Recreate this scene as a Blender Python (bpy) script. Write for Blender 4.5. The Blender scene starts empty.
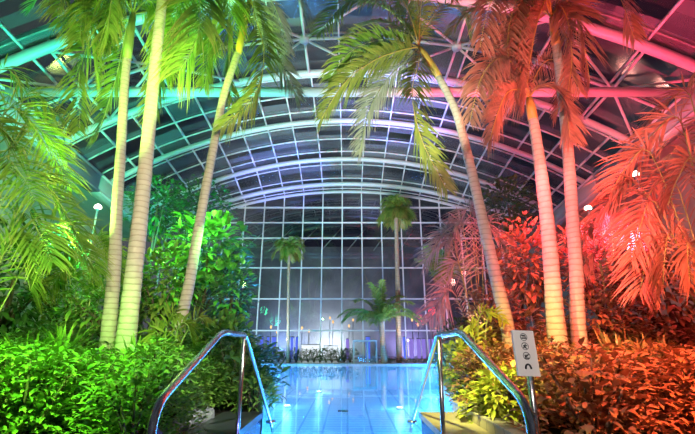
import bpy, math, random
from mathutils import Vector as V, Matrix
R = random.Random(7)
sc = bpy.context.scene
COL = sc.collection
EYE = 0.9
PITCH = math.radians(17.74)
CP, SP = math.cos(PITCH), math.sin(PITCH)
F = 400.0

def at(u, v, Y):
    """point of the place seen at pixel (u, v) at distance Y ahead of the camera"""
    dx, dy = (u - 347.5) / F, (217 - v) / F
    s = Y / (CP - dy * SP)
    return V((dx * s, Y, EYE + (SP + dy * CP) * s))

# ------------------------------------------------------------------ materials
def new_mat(name):
    m = bpy.data.materials.new(name); m.use_nodes = True
    nt = m.node_tree
    for n in list(nt.nodes): nt.nodes.remove(n)
    out = nt.nodes.new('ShaderNodeOutputMaterial')
    return m, nt, out

def N(nt, t, **kw):
    n = nt.nodes.new(t)
    for k, v in kw.items():
        if k in n.inputs: n.inputs[k].default_value = v
        else: setattr(n, k, v)
    return n

def c4(c): return (c[0], c[1], c[2], 1.0)

def mixc(nt, fac, a, b, mode='MIX'):
    n = nt.nodes.new('ShaderNodeMix'); n.data_type = 'RGBA'; n.blend_type = mode
    for sock, val in ((n.inputs[0], fac), (n.inputs[6], a), (n.inputs[7], b)):
        if isinstance(val, bpy.types.NodeSocket): nt.links.new(val, sock)
        elif isinstance(val, (int, float)): sock.default_value = val
        else: sock.default_value = c4(val)
    return n.outputs[2]

def surf(name, col, rough=.5, metal=0.0, var=.15, scale=4.0, bump=0.0, bscale=30.0, spec=.5):
    m, nt, out = new_mat(name)
    p = N(nt, 'ShaderNodeBsdfPrincipled', Roughness=rough, Metallic=metal)
    p.inputs['Specular IOR Level'].default_value = spec
    tc = N(nt, 'ShaderNodeTexCoord')
    no = N(nt, 'ShaderNodeTexNoise', Scale=scale, Detail=4.0)
    nt.links.new(tc.outputs['Object'], no.inputs['Vector'])
    c = mixc(nt, no.outputs['Fac'], [x * (1 - var) for x in col], [min(1, x * (1 + var)) for x in col])
    nt.links.new(c, p.inputs['Base Color'])
    if bump:
        nb = N(nt, 'ShaderNodeTexNoise', Scale=bscale, Detail=3.0)
        nt.links.new(tc.outputs['Object'], nb.inputs['Vector'])
        b = N(nt, 'ShaderNodeBump', Strength=bump, Distance=.02)
        nt.links.new(nb.outputs['Fac'], b.inputs['Height']); nt.links.new(b.outputs[0], p.inputs['Normal'])
    nt.links.new(p.outputs[0], out.inputs[0])
    return m

def leafmat(name, c1, c2, tip=None, rough=.36, trans=.18, tipw=1.0):
    m, nt, out = new_mat(name)
    tc = N(nt, 'ShaderNodeTexCoord')
    no = N(nt, 'ShaderNodeTexNoise', Scale=5.0, Detail=2.0)
    nt.links.new(tc.outputs['Object'], no.inputs['Vector'])
    oi = N(nt, 'ShaderNodeObjectInfo')
    at_ = N(nt, 'ShaderNodeAttribute', attribute_name='leafvar')
    ad = N(nt, 'ShaderNodeMath', operation='MULTIPLY_ADD'); ad.inputs[1].default_value = 1.3; ad.inputs[2].default_value = -.35
    nt.links.new(no.outputs['Fac'], ad.inputs[0])
    ad2 = N(nt, 'ShaderNodeMath', operation='MULTIPLY_ADD', use_clamp=True); ad2.inputs[1].default_value = .55
    nt.links.new(at_.outputs['Fac'], ad2.inputs[0]); nt.links.new(ad.outputs[0], ad2.inputs[2])
    c = mixc(nt, ad2.outputs[0], c1, c2)
    if tip:
        at2 = N(nt, 'ShaderNodeAttribute', attribute_name='leaftip')
        mu = N(nt, 'ShaderNodeMath', operation='MULTIPLY'); mu.inputs[1].default_value = tipw
        nt.links.new(at2.outputs['Fac'], mu.inputs[0])
        c = mixc(nt, mu.outputs[0], c, tip)
    p = N(nt, 'ShaderNodeBsdfPrincipled', Roughness=rough)
    nt.links.new(c, p.inputs['Base Color'])
    tr = N(nt, 'ShaderNodeBsdfTranslucent'); nt.links.new(c, tr.inputs['Color'])
    mx = N(nt, 'ShaderNodeMixShader', Fac=trans)
    nt.links.new(p.outputs[0], mx.inputs[1]); nt.links.new(tr.outputs[0], mx.inputs[2])
    nt.links.new(mx.outputs[0], out.inputs[0])
    return m

def trunkmat(name, c1, c2, ring=.055):
    m, nt, out = new_mat(name)
    tc = N(nt, 'ShaderNodeTexCoord')
    sep = N(nt, 'ShaderNodeSeparateXYZ'); nt.links.new(tc.outputs['Object'], sep.inputs[0])
    no = N(nt, 'ShaderNodeTexNoise', Scale=3.0, Detail=3.0); nt.links.new(tc.outputs['Object'], no.inputs['Vector'])
    z = N(nt, 'ShaderNodeMath', operation='MULTIPLY_ADD'); z.inputs[1].default_value = .10
    nt.links.new(no.outputs['Fac'], z.inputs[0]); nt.links.new(sep.outputs['Z'], z.inputs[2])
    d = N(nt, 'ShaderNodeMath', operation='DIVIDE'); d.inputs[1].default_value = ring * 2; nt.links.new(z.outputs[0], d.inputs[0])
    fr = N(nt, 'ShaderNodeMath', operation='FRACT'); nt.links.new(d.outputs[0], fr.inputs[0])
    ramp = N(nt, 'ShaderNodeValToRGB')
    ramp.color_ramp.elements[0].position = .0; ramp.color_ramp.elements[0].color = (0, 0, 0, 1)
    ramp.color_ramp.elements[1].position = .30; ramp.color_ramp.elements[1].color = (1, 1, 1, 1)
    nt.links.new(fr.outputs[0], ramp.inputs[0])
    n2 = N(nt, 'ShaderNodeTexNoise', Scale=9.0, Detail=6.0); nt.links.new(tc.outputs['Object'], n2.inputs['Vector'])
    base = mixc(nt, n2.outputs['Fac'], [x * .72 for x in c2], [min(1, x * 1.25) for x in c2])
    c = mixc(nt, ramp.outputs[0], c1, base)
    p = N(nt, 'ShaderNodeBsdfPrincipled', Roughness=.7)
    nt.links.new(c, p.inputs['Base Color'])
    b = N(nt, 'ShaderNodeBump', Strength=.5, Distance=.02)
    nt.links.new(ramp.outputs[0], b.inputs['Height']); nt.links.new(b.outputs[0], p.inputs['Normal'])
    nt.links.new(p.outputs[0], out.inputs[0])
    return m

def emit(name, col, s):
    m, nt, out = new_mat(name)
    e = N(nt, 'ShaderNodeEmission', Color=c4(col), Strength=s)
    nt.links.new(e.outputs[0], out.inputs[0]); return m

def glassmat(name, tint, rough, ior, gcol=(1, 1, 1), gain=1.0, bump=0.0, bscale=1.0, add=0.0):
    m, nt, out = new_mat(name)
    t = N(nt, 'ShaderNodeBsdfTransparent', Color=c4(tint))
    g = N(nt, 'ShaderNodeBsdfGlossy', Color=c4(gcol), Roughness=rough)
    fr = N(nt, 'ShaderNodeFresnel', IOR=ior)
    if bump:
        tc = N(nt, 'ShaderNodeTexCoord')
        no = N(nt, 'ShaderNodeTexNoise', Scale=bscale, Detail=2.0); nt.links.new(tc.outputs['Object'], no.inputs['Vector'])
        b = N(nt, 'ShaderNodeBump', Strength=bump, Distance=.05); nt.links.new(no.outputs['Fac'], b.inputs['Height'])
        nt.links.new(b.outputs[0], g.inputs['Normal']); nt.links.new(b.outputs[0], fr.inputs['Normal'])
    mu = N(nt, 'ShaderNodeMath', operation='MULTIPLY_ADD', use_clamp=True); mu.inputs[1].default_value = gain; mu.inputs[2].default_value = add
    nt.links.new(fr.outputs[0], mu.inputs[0])
    mx = N(nt, 'ShaderNodeMixShader')
    nt.links.new(mu.outputs[0], mx.inputs[0]); nt.links.new(t.outputs[0], mx.inputs[1]); nt.links.new(g.outputs[0], mx.inputs[2])
    nt.links.new(mx.outputs[0], out.inputs[0]); return m

def roofglass():
    m = glassmat('roof_glass', (.62, .68, .72), .16, 1.5, (1, 1, 1), 1.6, .04, .7, .05)
    nt = m.node_tree; out = [n for n in nt.nodes if n.type == 'OUTPUT_MATERIAL'][0]
    src = out.inputs[0].links[0].from_socket
    tc = N(nt, 'ShaderNodeTexCoord'); mp = N(nt, 'ShaderNodeMapping')
    mp.inputs['Location'].default_value = (.32 / 1.176 + 20, -3.0 / .37 + 20, 0); mp.inputs['Scale'].default_value = (1 / 1.176, 1 / .37, 0)
    nt.links.new(tc.outputs['Object'], mp.inputs['Vector'])
    fl = N(nt, 'ShaderNodeVectorMath', operation='FLOOR'); nt.links.new(mp.outputs[0], fl.inputs[0])
    wn = N(nt, 'ShaderNodeTexWhiteNoise', noise_dimensions='3D'); nt.links.new(fl.outputs[0], wn.inputs['Vector'])
    rp = N(nt, 'ShaderNodeValToRGB'); rp.color_ramp.elements[0].position = .25; rp.color_ramp.elements[1].position = 1.0
    nt.links.new(wn.outputs['Value'], rp.inputs[0])
    mu = N(nt, 'ShaderNodeMath', operation='MULTIPLY'); mu.inputs[1].default_value = .52; nt.links.new(rp.outputs[0], mu.inputs[0])
    df = N(nt, 'ShaderNodeBsdfDiffuse', Color=(.24, .25, .27, 1))  # random grey cells paint streaky reflections into the roof panes
    mx = N(nt, 'ShaderNodeMixShader')
    nt.links.new(mu.outputs[0], mx.inputs[0]); nt.links.new(src, mx.inputs[1]); nt.links.new(df.outputs[0], mx.inputs[2])
    nt.links.new(mx.outputs[0], out.inputs[0]); return m

def tilemat(name, c, grout, sx, sy, rough=.3, mortar=.012, coord='Object'):
    m, nt, out = new_mat(name)
    tc = N(nt, 'ShaderNodeTexCoord')
    br = N(nt, 'ShaderNodeTexBrick', offset=0.0, Scale=1.0)
    br.inputs['Color1'].default_value = c4(c); br.inputs['Color2'].default_value = c4([x * .93 for x in c]); br.inputs['Mortar'].default_value = c4(grout)
    br.inputs['Mortar Size'].default_value = mortar; br.inputs['Brick Width'].default_value = sx; br.inputs['Row Height'].default_value = sy
    nt.links.new(tc.outputs[coord], br.inputs['Vector'])
    p = N(nt, 'ShaderNodeBsdfPrincipled', Roughness=rough)
    nt.links.new(br.outputs['Color'], p.inputs['Base Color']); nt.links.new(p.outputs[0], out.inputs[0]); return m

M = {
 'white_steel': surf('white_painted_steel', (.52, .54, .54), .35, 0, .04),
 'bar': surf('white_glazing_bar', (.66, .68, .68), .4, 0, .04),
 'fascia': surf('pale_fascia', (.34, .37, .36), .5, 0, .08),
 'plaster': surf('cream_plaster', (.42, .41, .32), .8, 0, .35, 1.2),
 'soil': surf('dark_soil', (.035, .028, .02), .95, 0, .4, 8, .6),
 'chrome': surf('polished_steel', (.8, .81, .82), .24, 1.0, .05, 6),
 'deck': tilemat('pale_stone_deck', (.62, .6, .56), (.4, .39, .37), .6, .6, .25),
 'stone': tilemat('beige_stone_planter', (.55, .47, .36), (.32, .27, .2), .3, .22, .5),
 'darkstone': surf('dark_basalt', (.045, .05, .055), .35, 0, .3, 10),
 'tan': surf('tan_stone_top', (.42, .33, .2), .4, 0, .2, 9),
 'bluetile': tilemat('blue_mosaic', (.05, .12, .32), (.03, .06, .16), .1, .05, .25),
 'pool': tilemat('pale_pool_tile', (.72, .82, .86), (.30, .42, .52), .62, .31, .35, .03),
 'poolwall': tilemat('pool_wall_tile', (.55, .7, .8), (.3, .45, .55), .3, .15, .35, .012),
 'black': surf('black_plastic', (.02, .02, .022), .4),
 'signwhite': surf('white_sign_board', (.82, .8, .78), .4, 0, .03),
 'signink': surf('dark_sign_ink', (.03, .03, .035), .6),
 'dark': surf('dark_night_wall', (.16, .165, .175), .8, 0, .7, .6),
 'darkfloor': surf('dark_lounge_floor', (.08, .08, .085), .3, 0, .3),
 'water': glassmat('pool_water', (.80, .95, 1.0), .03, 1.33, (1, 1, 1), 1.0, .05, 1.6),
 'pane': roofglass(),
 'wallpane': glassmat('facade_glass', (.8, .84, .86), .012, 1.5, (1, 1, 1), 2.6, .01, .8),
 'boxglass': glassmat('cubicle_glass', (.8, .92, .95), .02, 1.5, (1, 1, 1), 1.6),
 'leaf': leafmat('glossy_green_leaf', (.03, .12, .018), (.20, .42, .055), (.34, .42, .09), .28),
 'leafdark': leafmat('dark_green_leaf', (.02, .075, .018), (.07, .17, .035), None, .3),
 'leafbig': leafmat('broad_green_leaf', (.04, .15, .03), (.12, .27, .06), (.2, .3, .08), .28),
 'leafyellow': leafmat('variegated_yellow_leaf', (.12, .22, .02), (.55, .56, .06), (.62, .58, .08), .35),
 'leafredlit': leafmat('red_lit_leaf', (.12, .08, .04), (.44, .20, .12), (.5, .28, .06), .33),  # red of the floodlights put into the leaf colour
 'leafredlitdark': leafmat('dark_red_lit_leaf', (.10, .06, .03), (.32, .16, .08), (.4, .25, .1), .35),  # darker leaf, floodlight red mixed into its colour
 'frond': leafmat('palm_frond_green', (.05, .17, .02), (.26, .42, .06), (.55, .48, .12), .38, .3, .75),
 'frondgrey': leafmat('palm_frond_grey', (.20, .23, .16), (.42, .42, .32), (.4, .36, .22), .4, .25, .5),
 'frondgold': leafmat('palm_frond_gold', (.12, .18, .03), (.36, .36, .07), (.22, .36, .06), .38, .3, .7),
 'frondredlit': leafmat('palm_frond_red_lit', (.22, .13, .08), (.56, .30, .20), (.62, .36, .24), .42, .3, .7),  # frond colour reddened to carry the red light falling on it
 'rachis': surf('leaf_stalk', (.30, .36, .10), .45, 0, .2),
 'rachisgold': surf('golden_leaf_stalk', (.55, .40, .08), .45, 0, .2),
 'trunk': trunkmat('ringed_palm_trunk', (.33, .29, .22), (.50, .46, .37), .05),
 'trunkthin': trunkmat('narrow_palm_trunk', (.12, .09, .06), (.42, .32, .2), .04),
 'shaft': surf('green_crownshaft', (.26, .38, .10), .4, 0, .25, 6),
 'shaftgold': surf('golden_crownshaft', (.58, .38, .08), .4, 0, .25, 6),
 'bark': surf('brown_bark', (.10, .075, .05), .85, 0, .4, 12, .5),
 'lampwhite': emit('lamp_white', (1, .95, .8), 7),
 'poollamp': emit('pool_lamp_glow', (.55, .9, 1), 9),
 'warmlamp': emit('warm_lamp_glow', (1, .55, .2), 2.2),
 'bluescreen': emit('blue_lit_screen', (.13, .2, 1), 1.1),
 'whitescreen': emit('white_lit_counter', (.9, .95, 1), 1.5),
 'violetscreen': emit('violet_lit_screen', (.42, .28, 1), .9),
 'rock': surf('violet_grey_stone', (.30, .28, .36), .8, 0, .35, 9, .5),
 'housing': surf('grey_lamp_housing', (.3, .3, .3), .4),
}

# ------------------------------------------------------------------ mesh builder
class MB:
    def __init__(s): s.v = []; s.f = []; s.mi = []; s.var = []; s.tip = []
    def add(s, vs, fs, var=0.0, tips=None, mi=0):
        b = len(s.v)
        s.v.extend(vs); s.f.extend([tuple(i + b for i in f) for f in fs]); s.mi.extend([mi] * len(fs))
        s.var.extend([var] * len(vs)); s.tip.extend(tips if tips else [0.0] * len(vs))
    def box(s, lo, hi, mi=0):
        x0, y0, z0 = lo; x1, y1, z1 = hi
        s.add([V((x0, y0, z0)), V((x1, y0, z0)), V((x1, y1, z0)), V((x0, y1, z0)), V((x0, y0, z1)), V((x1, y0, z1)), V((x1, y1, z1)), V((x0, y1, z1))],
              [(0, 3, 2, 1), (4, 5, 6, 7), (0, 1, 5, 4), (1, 2, 6, 5), (2, 3, 7, 6), (3, 0, 4, 7)], mi=mi)
    def tube(s, pts, rad, n=8, caps=True):
        pts = [V(p) for p in pts]; k = len(pts)
        rs = rad if isinstance(rad, (list, tuple)) else [rad] * k
        T = [(pts[min(i + 1, k - 1)] - pts[max(i - 1, 0)]).normalized() for i in range(k)]
        up = V((0, 0, 1)) if abs(T[0].z) < .9 else V((0, 1, 0))
        vs = []; nrm = T[0].cross(up).normalized()
        for i in range(k):
            nrm = (nrm - T[i] * nrm.dot(T[i])).normalized(); bi = T[i].cross(nrm)
            for j in range(n):
                a = 2 * math.pi * j / n
                vs.append(pts[i] + (nrm * math.cos(a) + bi * math.sin(a)) * rs[i])
        fs = [(i * n + j, i * n + (j + 1) % n, (i + 1) * n + (j + 1) % n, (i + 1) * n + j) for i in range(k - 1) for j in range(n)]
        if caps: fs += [tuple(range(n - 1, -1, -1)), tuple((k - 1) * n + j for j in range(n))]
        s.add(vs, fs)
    def bar(s, a, b, w, h):
        """rectangular bar from a to b"""
        a, b = V(a), V(b); t = (b - a).normalized()
        up = V((0, 0, 1)) if abs(t.z) < .95 else V((0, 1, 0))
        sd = t.cross(up).normalized(); u = sd.cross(t)
        vs = [p + sd * (x * w / 2) + u * (z * h / 2) for p in (a, b) for x, z in ((-1, -1), (1, -1), (1, 1), (-1, 1))]
        s.add(vs, [(0, 3, 2, 1), (4, 5, 6, 7), (0, 1, 5, 4), (1, 2, 6, 5), (2, 3, 7, 6), (3, 0, 4, 7)])
    def leaf(s, p, d, up, L, W, droop=.3, seg=3, fold=.18, shape=.75):
        d = d.normalized(); sd = d.cross(up)
        if sd.length < 1e-3: sd = d.cross(V((1, 0, 0)))
        sd.normalize(); u = sd.cross(d)
        vs = []; tips = []
        for i in range(seg + 1):
            t = i / seg
            c = p + d * (L * t * (1 - .18 * droop * t)) + V((0, 0, -1)) * (droop * L * t * t * .6)
            w = W * .5 * (math.sin(math.pi * min(1, max(0.0, t) ** shape)) if 0 < t < 1 else (.12 if t == 0 else .02))
            vs += [c - sd * w + u * (w * fold * 2), c, c + sd * w + u * (w * fold * 2)]
            tips += [t ** 3] * 3
        fs = []
        for i in range(seg):
            b = i * 3
            fs += [(b, b + 1, b + 4, b + 3), (b + 1, b + 2, b + 5, b + 4)]
        s.add(vs, fs, R.random(), tips)
    def frond(s, spine, ll, n=46, droop=.5, ang=50, w=.035, start=.14, roll=0.0, rad=.014, lift=.3, seg=4):
        pts = [V(p) for p in spine]
        def pos(t):
            # Catmull-Rom along the spine
            x = t * (len(pts) - 1); i = min(int(x), len(pts) - 2); f = x - i
            p0, p1, p2, p3 = pts[max(i - 1, 0)], pts[i], pts[i + 1], pts[min(i + 2, len(pts) - 1)]
            return .5 * ((2 * p1) + (p2 - p0) * f + (2 * p0 - 5 * p1 + 4 * p2 - p3) * f * f + (3 * p1 - p0 - 3 * p2 + p3) * f ** 3)
        k = 14
        line = [pos(i / k) for i in range(k + 1)]
        rm = MB(); rm.tube(line, [rad * (1 - .85 * i / k) + .002 for i in range(k + 1)], 5)
        for j in range(n):
            t = start + (1 - start) * j / (n - 1)
            p = pos(t); T = (pos(min(1, t + .02)) - pos(max(0, t - .02))).normalized()
            sd = T.cross(V((0, 0, 1)))
            if sd.length < .08: sd = T.cross(V((0, 1, .2)))
            sd.normalize(); u = sd.cross(T)
            if roll:
                q = Matrix.Rotation(roll, 3, T); sd = q @ sd; u = q @ u
            q = (t - start) / (1 - start)
            prof = (.35 + .65 * math.sin(math.pi * min(1, .12 + q * .80))) * (1 if q < .9 else 1 - (q - .9) * 4)
            a = math.radians(ang * (1 - .45 * q))
            for sgn in (-1, 1):
                aa = a * R.uniform(.75, 1.2)
                d = T * math.cos(aa) + sd * (sgn * math.sin(aa)) + u * (lift + R.uniform(-.1, .1))
                s.leaf(p, d, u, ll * prof * R.uniform(.88, 1.1), w * (.7 + .6 * prof), droop * R.uniform(.7, 1.3), seg, .25, .55)
        return rm
    def mesh(s, name, mats, smooth=True):
        me = bpy.data.meshes.new(name)
        me.from_pydata([tuple(v) for v in s.v], [], s.f)
        for m in (mats if isinstance(mats, (list, tuple)) else [mats]): me.materials.append(m)
        me.polygons.foreach_set('use_smooth', [smooth] * len(s.f))
        me.polygons.foreach_set('material_index', s.mi)
        a = me.attributes.new('leafvar', 'FLOAT', 'POINT'); a.data.foreach_set('value', s.var)
        a = me.attributes.new('leaftip', 'FLOAT', 'POINT'); a.data.foreach_set('value', s.tip)
        me.update(); return me
    def build(s, name, mats, parent=None, smooth=True):
        return link(name, s.mesh(name, mats, smooth), parent)

def link(name, me, parent=None):
    o = bpy.data.objects.new(name, me); COL.objects.link(o)
    if parent: o.parent = parent
    return o

def tag(o, label, cat, group=None):
    o['label'] = label; o['category'] = cat
    if group: o['group'] = group
    return o

def thing(name, label, cat, loc=(0, 0, 0), rz=0.0, group=None):
    o = bpy.data.objects.new(name, None); COL.objects.link(o); o.empty_display_size = .1
    o.location = loc; o.rotation_euler = (0, 0, rz)
    return tag(o, label, cat, group)

def struct(o): o['kind'] = 'structure'; return o

def rel(o, pts):  # world points to the thing's own frame (translation only)
    return [V(p) - V(o.location) for p in pts]

KIDS = {}
def dup(root, kids, loc, rz, scale=1.0, label=None, group=None):
    r = root.copy(); COL.objects.link(r); r.location = loc; r.rotation_euler = (0, 0, rz); r.scale = (scale,) * 3
    if label: r['label'] = label
    if group: r['group'] = group
    for k in kids:
        c = k.copy(); COL.objects.link(c); c.parent = r
    return r

# ------------------------------------------------------------------ the roof
HW = 10.9
ARCH = [(3.0, 11.2), (6.6, 11.05), (10.0, 10.8), (13.6, 10.5), (16.8, 10.2), (20.0, 9.75), (22.0, 9.1), (23.0, 8.95)]
def spring(Y): return 8.45 - .105 * (Y - 10.8)
def crown(Y):
    for (a, ca), (b, cb) in zip(ARCH, ARCH[1:]):
        if Y <= b: return EYE + ca + (cb - ca) * max(0, (Y - a)) / (b - a)
    return EYE + ARCH[-1][1]
def roofz(X, Y, off=0.0):
    c, s = crown(Y), spring(Y); h = c - s
    r = (HW * HW + h * h) / (2 * h)
    return c - r + math.sqrt(max(0, r * r - X * X)) + off

# roof arches: two chords with struts, each arch one object with parts
def roof_arch(Y, r1, r2, gap, below=.0):
    root = struct(bpy.data.objects.new('roof_beam', None)); COL.objects.link(root); root.location = (0, Y, 0)
    xs = [HW * math.sin(math.pi / 2 * i / 24) if False else HW * i / 24 for i in range(-24, 25)]
    lo = [V((x, 0, roofz(x, Y) - below)) for x in xs]
    m = MB(); m.tube(lo, r1 * 1.15, 10); m.build('lower_chord', M['white_steel'], root)
    if gap:
        hi = [V((x * 1.01, 0, roofz(x, Y) + gap - below)) for x in xs]
        m = MB(); m.tube(hi, r2, 10); m.build('upper_chord', M['white_steel'], root)
        m = MB()
        for i in range(0, 49, 4):
            m.bar(lo[i], hi[i], .08, .08)
            if i + 4 < 49: m.bar(hi[i], lo[i + 4], .05, .05)
        m.build('web_lattice', M['white_steel'], root)
        m = MB()
        for a, b, c, d in zip(lo, lo[1:], hi, hi[1:]): m.bar(a.lerp(c, .45) + V((0, .1, 0)), b.lerp(d, .45) + V((0, .1, 0)), .06, .28)
        m.build('service_strip', M['fascia'], root)
    return root
roof_arch(6.6, .14, .12, .75, .35)
roof_arch(10.0, .14, .12, .75, .05)
roof_arch(13.6, .12, .1, 0)
roof_arch(16.8, .11, .1, 0)
roof_arch(20.0, .11, .1, 0)
roof_arch(22.0, .11, .1, 0)

XB = [-.32 + 1.176 * k for k in range(-9, 10)]
YB = [3.0 + 1.1 * k for k in range(19)]
def roof_bars():
    root = struct(bpy.data.objects.new('ceiling', None)); COL.objects.link(root)
    # glass panes
    m = MB()
    ys = [3.0 + .8 * i for i in range(26)]; xs = [HW * i / 20 for i in range(-20, 21)]
    vs = [V((x, min(y, 23.0), roofz(x, min(y, 23.0), .22))) for y in ys for x in xs]
    n = len(xs)
    m.add(vs, [(j * n + i, (j + 1) * n + i, (j + 1) * n + i + 1, j * n + i + 1) for j in range(len(ys) - 1) for i in range(n - 1)])
    m.build('glazing', M['pane'], root)
    for i, x in enumerate(XB):
        m = MB()
        y0 = 3.0 if i % 2 else 13.6
        yy = [y0 + 1.0 * i for i in range(int(23 - y0) + 1)]
        if yy[-1] < 22.9: yy.append(23.0)
        for a, b in zip(yy, yy[1:]):
            m.bar((x, a, roofz(x, a, .14)), (x, b + .02, roofz(x, b + .02, .14)), .052, .09)
        m.build('glazing_bar', M['bar'], root)
    for y in YB:
        m = MB(); near = y < 13.4
        if near and round((y - 3) / 1.1) % 2: continue
        xs2 = [HW * i / 20 for i in range(-20, 21)]
        for a, b in zip(xs2, xs2[1:]):
            m.bar((a, y, roofz(a, y, .15)), (b, y, roofz(b, y, .15)), .042, .06)
        m.build('purlin', M['housing'] if near else M['bar'], root)
roof_bars()

# star braces between the two nearer arches
for k, nx in enumerate((-9.1, -6.75, -1.55, 3.9, 9.1)):
    root = struct(bpy.data.objects.new('bracing_beam', None)); COL.objects.link(root)
    node = V((nx, 11.75, roofz(nx, 11.75, -.12)))
    root.location = node
    for j, (ex, ey) in enumerate(((-2.5, 10.05), (0, 10.05), (2.5, 10.05), (2.6, 11.75), (2.5, 13.55), (0, 13.55), (-2.5, 13.55), (-2.6, 11.75))):
        x = max(-HW, min(HW, nx + ex))
        m = MB(); m.tube([V((0, 0, 0)), V((x, ey, roofz(x, ey, -.05))) - node], .045 if ex and ey != 11.75 else .05, 8)
        m.build('brace_rod', M['white_steel'], root)
    m = MB(); m.tube([(0, 0, -.1), (0, 0, .1)], .17, 12); m.build('node_plate', M['white_steel'], root)

# long straight tie across the hall
root = struct(bpy.data.objects.new('tie_beam', None)); COL.objects.link(root); root.location = (0, 10.75, 8.45)
m = MB(); m.tube([(-HW, 0, 0), (HW, 0, 0)], .15, 14); m.build('tie_pipe', M['white_steel'], root)
m = MB(); m.box((-HW, .2, .14), (HW, .42, .3)); m.build('service_tray', M['fascia'], root)

# eaves beams, gallery soffits and side walls
for sgn, side in ((-1, 'left'), (1, 'right')):
    root = struct(bpy.data.objects.new('eaves_beam', None)); COL.objects.link(root)
    m = MB(); pa = [(sgn * HW, y, spring(y) - .35) for y in (0, 8, 16, 23.2)]
    for a, b in zip(pa, pa[1:]): m.bar(a, b, .4, .85)
    m.build('fascia', M['fascia'], root)
    m = MB()
    for dz in (-.72, .02):
        for a, b in zip(pa, pa[1:]): m.bar((a[0] - sgn * .22, a[1], a[2] + .35 + dz), (b[0] - sgn * .22, b[1], b[2] + .35 + dz), .1, .08)
    m.build('edge_flange', M['white_steel'], root)
    m = MB(); m.add([V((sgn * HW, 0, spring(0) - .2)), V((sgn * 15, 0, spring(0) + .1)), V((sgn * 15, 24, spring(24) + .1)), V((sgn * HW, 24, spring(24) - .2)),
                     V((sgn * HW, 0, spring(0) + .1)), V((sgn * 15, 0, spring(0) + .4)), V((sgn * 15, 24, spring(24) + .4)), V((sgn * HW, 24, spring(24) + .1))],
                    [(0, 1, 2, 3), (4, 7, 6, 5), (0, 4, 5, 1), (1, 5, 6, 2), (2, 6, 7, 3), (3, 7, 4, 0)])
    struct(m.build('gallery_slab', M['plaster'], None, False))
    m = MB(); m.box((sgn * 14.6 - .15, -1, 0), (sgn * 14.6 + .15, 24, 9.6)); struct(m.build('wall_' + side, M['plaster'], None, False))

# ------------------------------------------------------------------ the glass end wall
def end_wall():
    root = struct(bpy.data.objects.new('window_1', None)); COL.objects.link(root); root.location = (0, 23, 0)
    zt = lambda x: roofz(x, 23.0, .1)
    m = MB(); n = 40
    xs = [-HW + 2 * HW * i / n for i in range(n + 1)]
    m.add([V((x, .03, z)) for x in xs for z in (.05, zt(x))], [(2 * i, 2 * i + 2, 2 * i + 3, 2 * i + 1) for i in range(n)])
    m.build('pane', M['wallpane'], root, False)
    for x in XB:
        m = MB(); m.box((x - .032, -.08, .05), (x + .032, .0, zt(x))); m.build('mullion', M['bar'], root, False)
    for z in (.12, .9 + .757, .9 + 2.48, .9 + 4.25, .9 + 6.02, .9 + 6.98):
        m = MB(); m.box((-HW, -.1, z - .035), (HW, -.02, z + .035)); m.build('transom', M['bar'], root, False)
    # the topmost transom stops at the arch
    z = .9 + 7.93; w = max(x for x in [HW * i / 100 for i in range(100)] if zt(x) > z)
    m = MB(); m.box((-w, -.1, z - .045), (w, -.02, z + .045)); m.build('transom', M['bar'], root, False)
    m = MB(); m.tube([V((x, -.12, roofz(x, 23.0, 0))) for x in xs], .1, 8); m.build('head_rail', M['white_steel'], root)
    # diagonal bars added to imitate roof reflections in the upper panes
    m = MB()
    for k in range(-6, 7):
        m.bar((1.6 * k, .9, 6.4), (1.6 * k + 1.2, 2.2, 8.2), .05, .05)
    m.build('reflection_bar', M['fascia'], root)
end_wall()

# ------------------------------------------------------------------ ground, pool
m = MB(); m.add([V((-30, -6, -1.5)), V((30, -6, -1.5)), V((30, 40, -1.5)), V((-30, 40, -1.5))], [(0, 1, 2, 3)])
struct(m.build('ground', M['soil'], None, False))
LB = [(-.95, 3.2), (-1.0, 5.2), (-1.45, 7.5), (-2.6, 12), (-4.1, 16.5), (-5.2, 20.2)]
RB = [(1.28, 3.2), (1.3, 5.2), (1.7, 7.5), (2.55, 12), (3.5, 16.5), (4.3, 20.2)]
def slab(name, poly, z0, z1, mat):
    m = MB(); n = len(poly)
    m.add([V((x, y, z0)) for x, y in poly] + [V((x, y, z1)) for x, y in poly],
          [tuple(range(n - 1, -1, -1)), tuple(range(n, 2 * n))] + [(i, (i + 1) % n, n + (i + 1) % n, n + i) for i in range(n)])
    return struct(m.build(name, mat, None, False))
slab('planting_ground', [(-14.4, -1), (-1.9, -1), (-1.9, 3.2)] + [(x - .22 if y < 4 else x - .13, y) for x, y in LB] + [(-14.4, 20.2)], -1.5, .12, M['soil'])
slab('planting_ground', [(14.4, 20.2)] + [(x + .13, y) for x, y in reversed(RB)] + [(1.9, 3.2), (1.9, -1), (14.4, -1)], -1.5, .12, M['soil'])
def kerb(pts, sgn, mat, z1=.2, w=.14):
    poly = [(x, y) for x, y in pts] + [(x + sgn * w, y) for x, y in reversed(pts)]
    if sgn > 0: poly.reverse()
    return slab('pool_kerb', poly, -1.5, z1, mat)
kerb(LB[1:], -1, M['darkstone'], .14); kerb(RB[1:], 1, M['stone'], .2)
m = MB(); m.add([V((-7, 4.3, -1.25)), V((7, 4.3, -1.25)), V((7, 20.0, -1.05)), V((-7, 20.0, -1.05))], [(0, 1, 2, 3)])
struct(m.build('pool_floor', M['pool'], None, False))
m = MB(); m.box((-7, 19.95, -1.5), (7, 20.2, .06)); struct(m.build('pool_kerb', M['deck'], None, False))
m = MB(); m.box((-1.3, 4.0, -1.5), (1.5, 4.35, -.02)); struct(m.build('pool_kerb', M['poolwall'], None, False))
m = MB(); nx, ny = 2, 2
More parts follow.
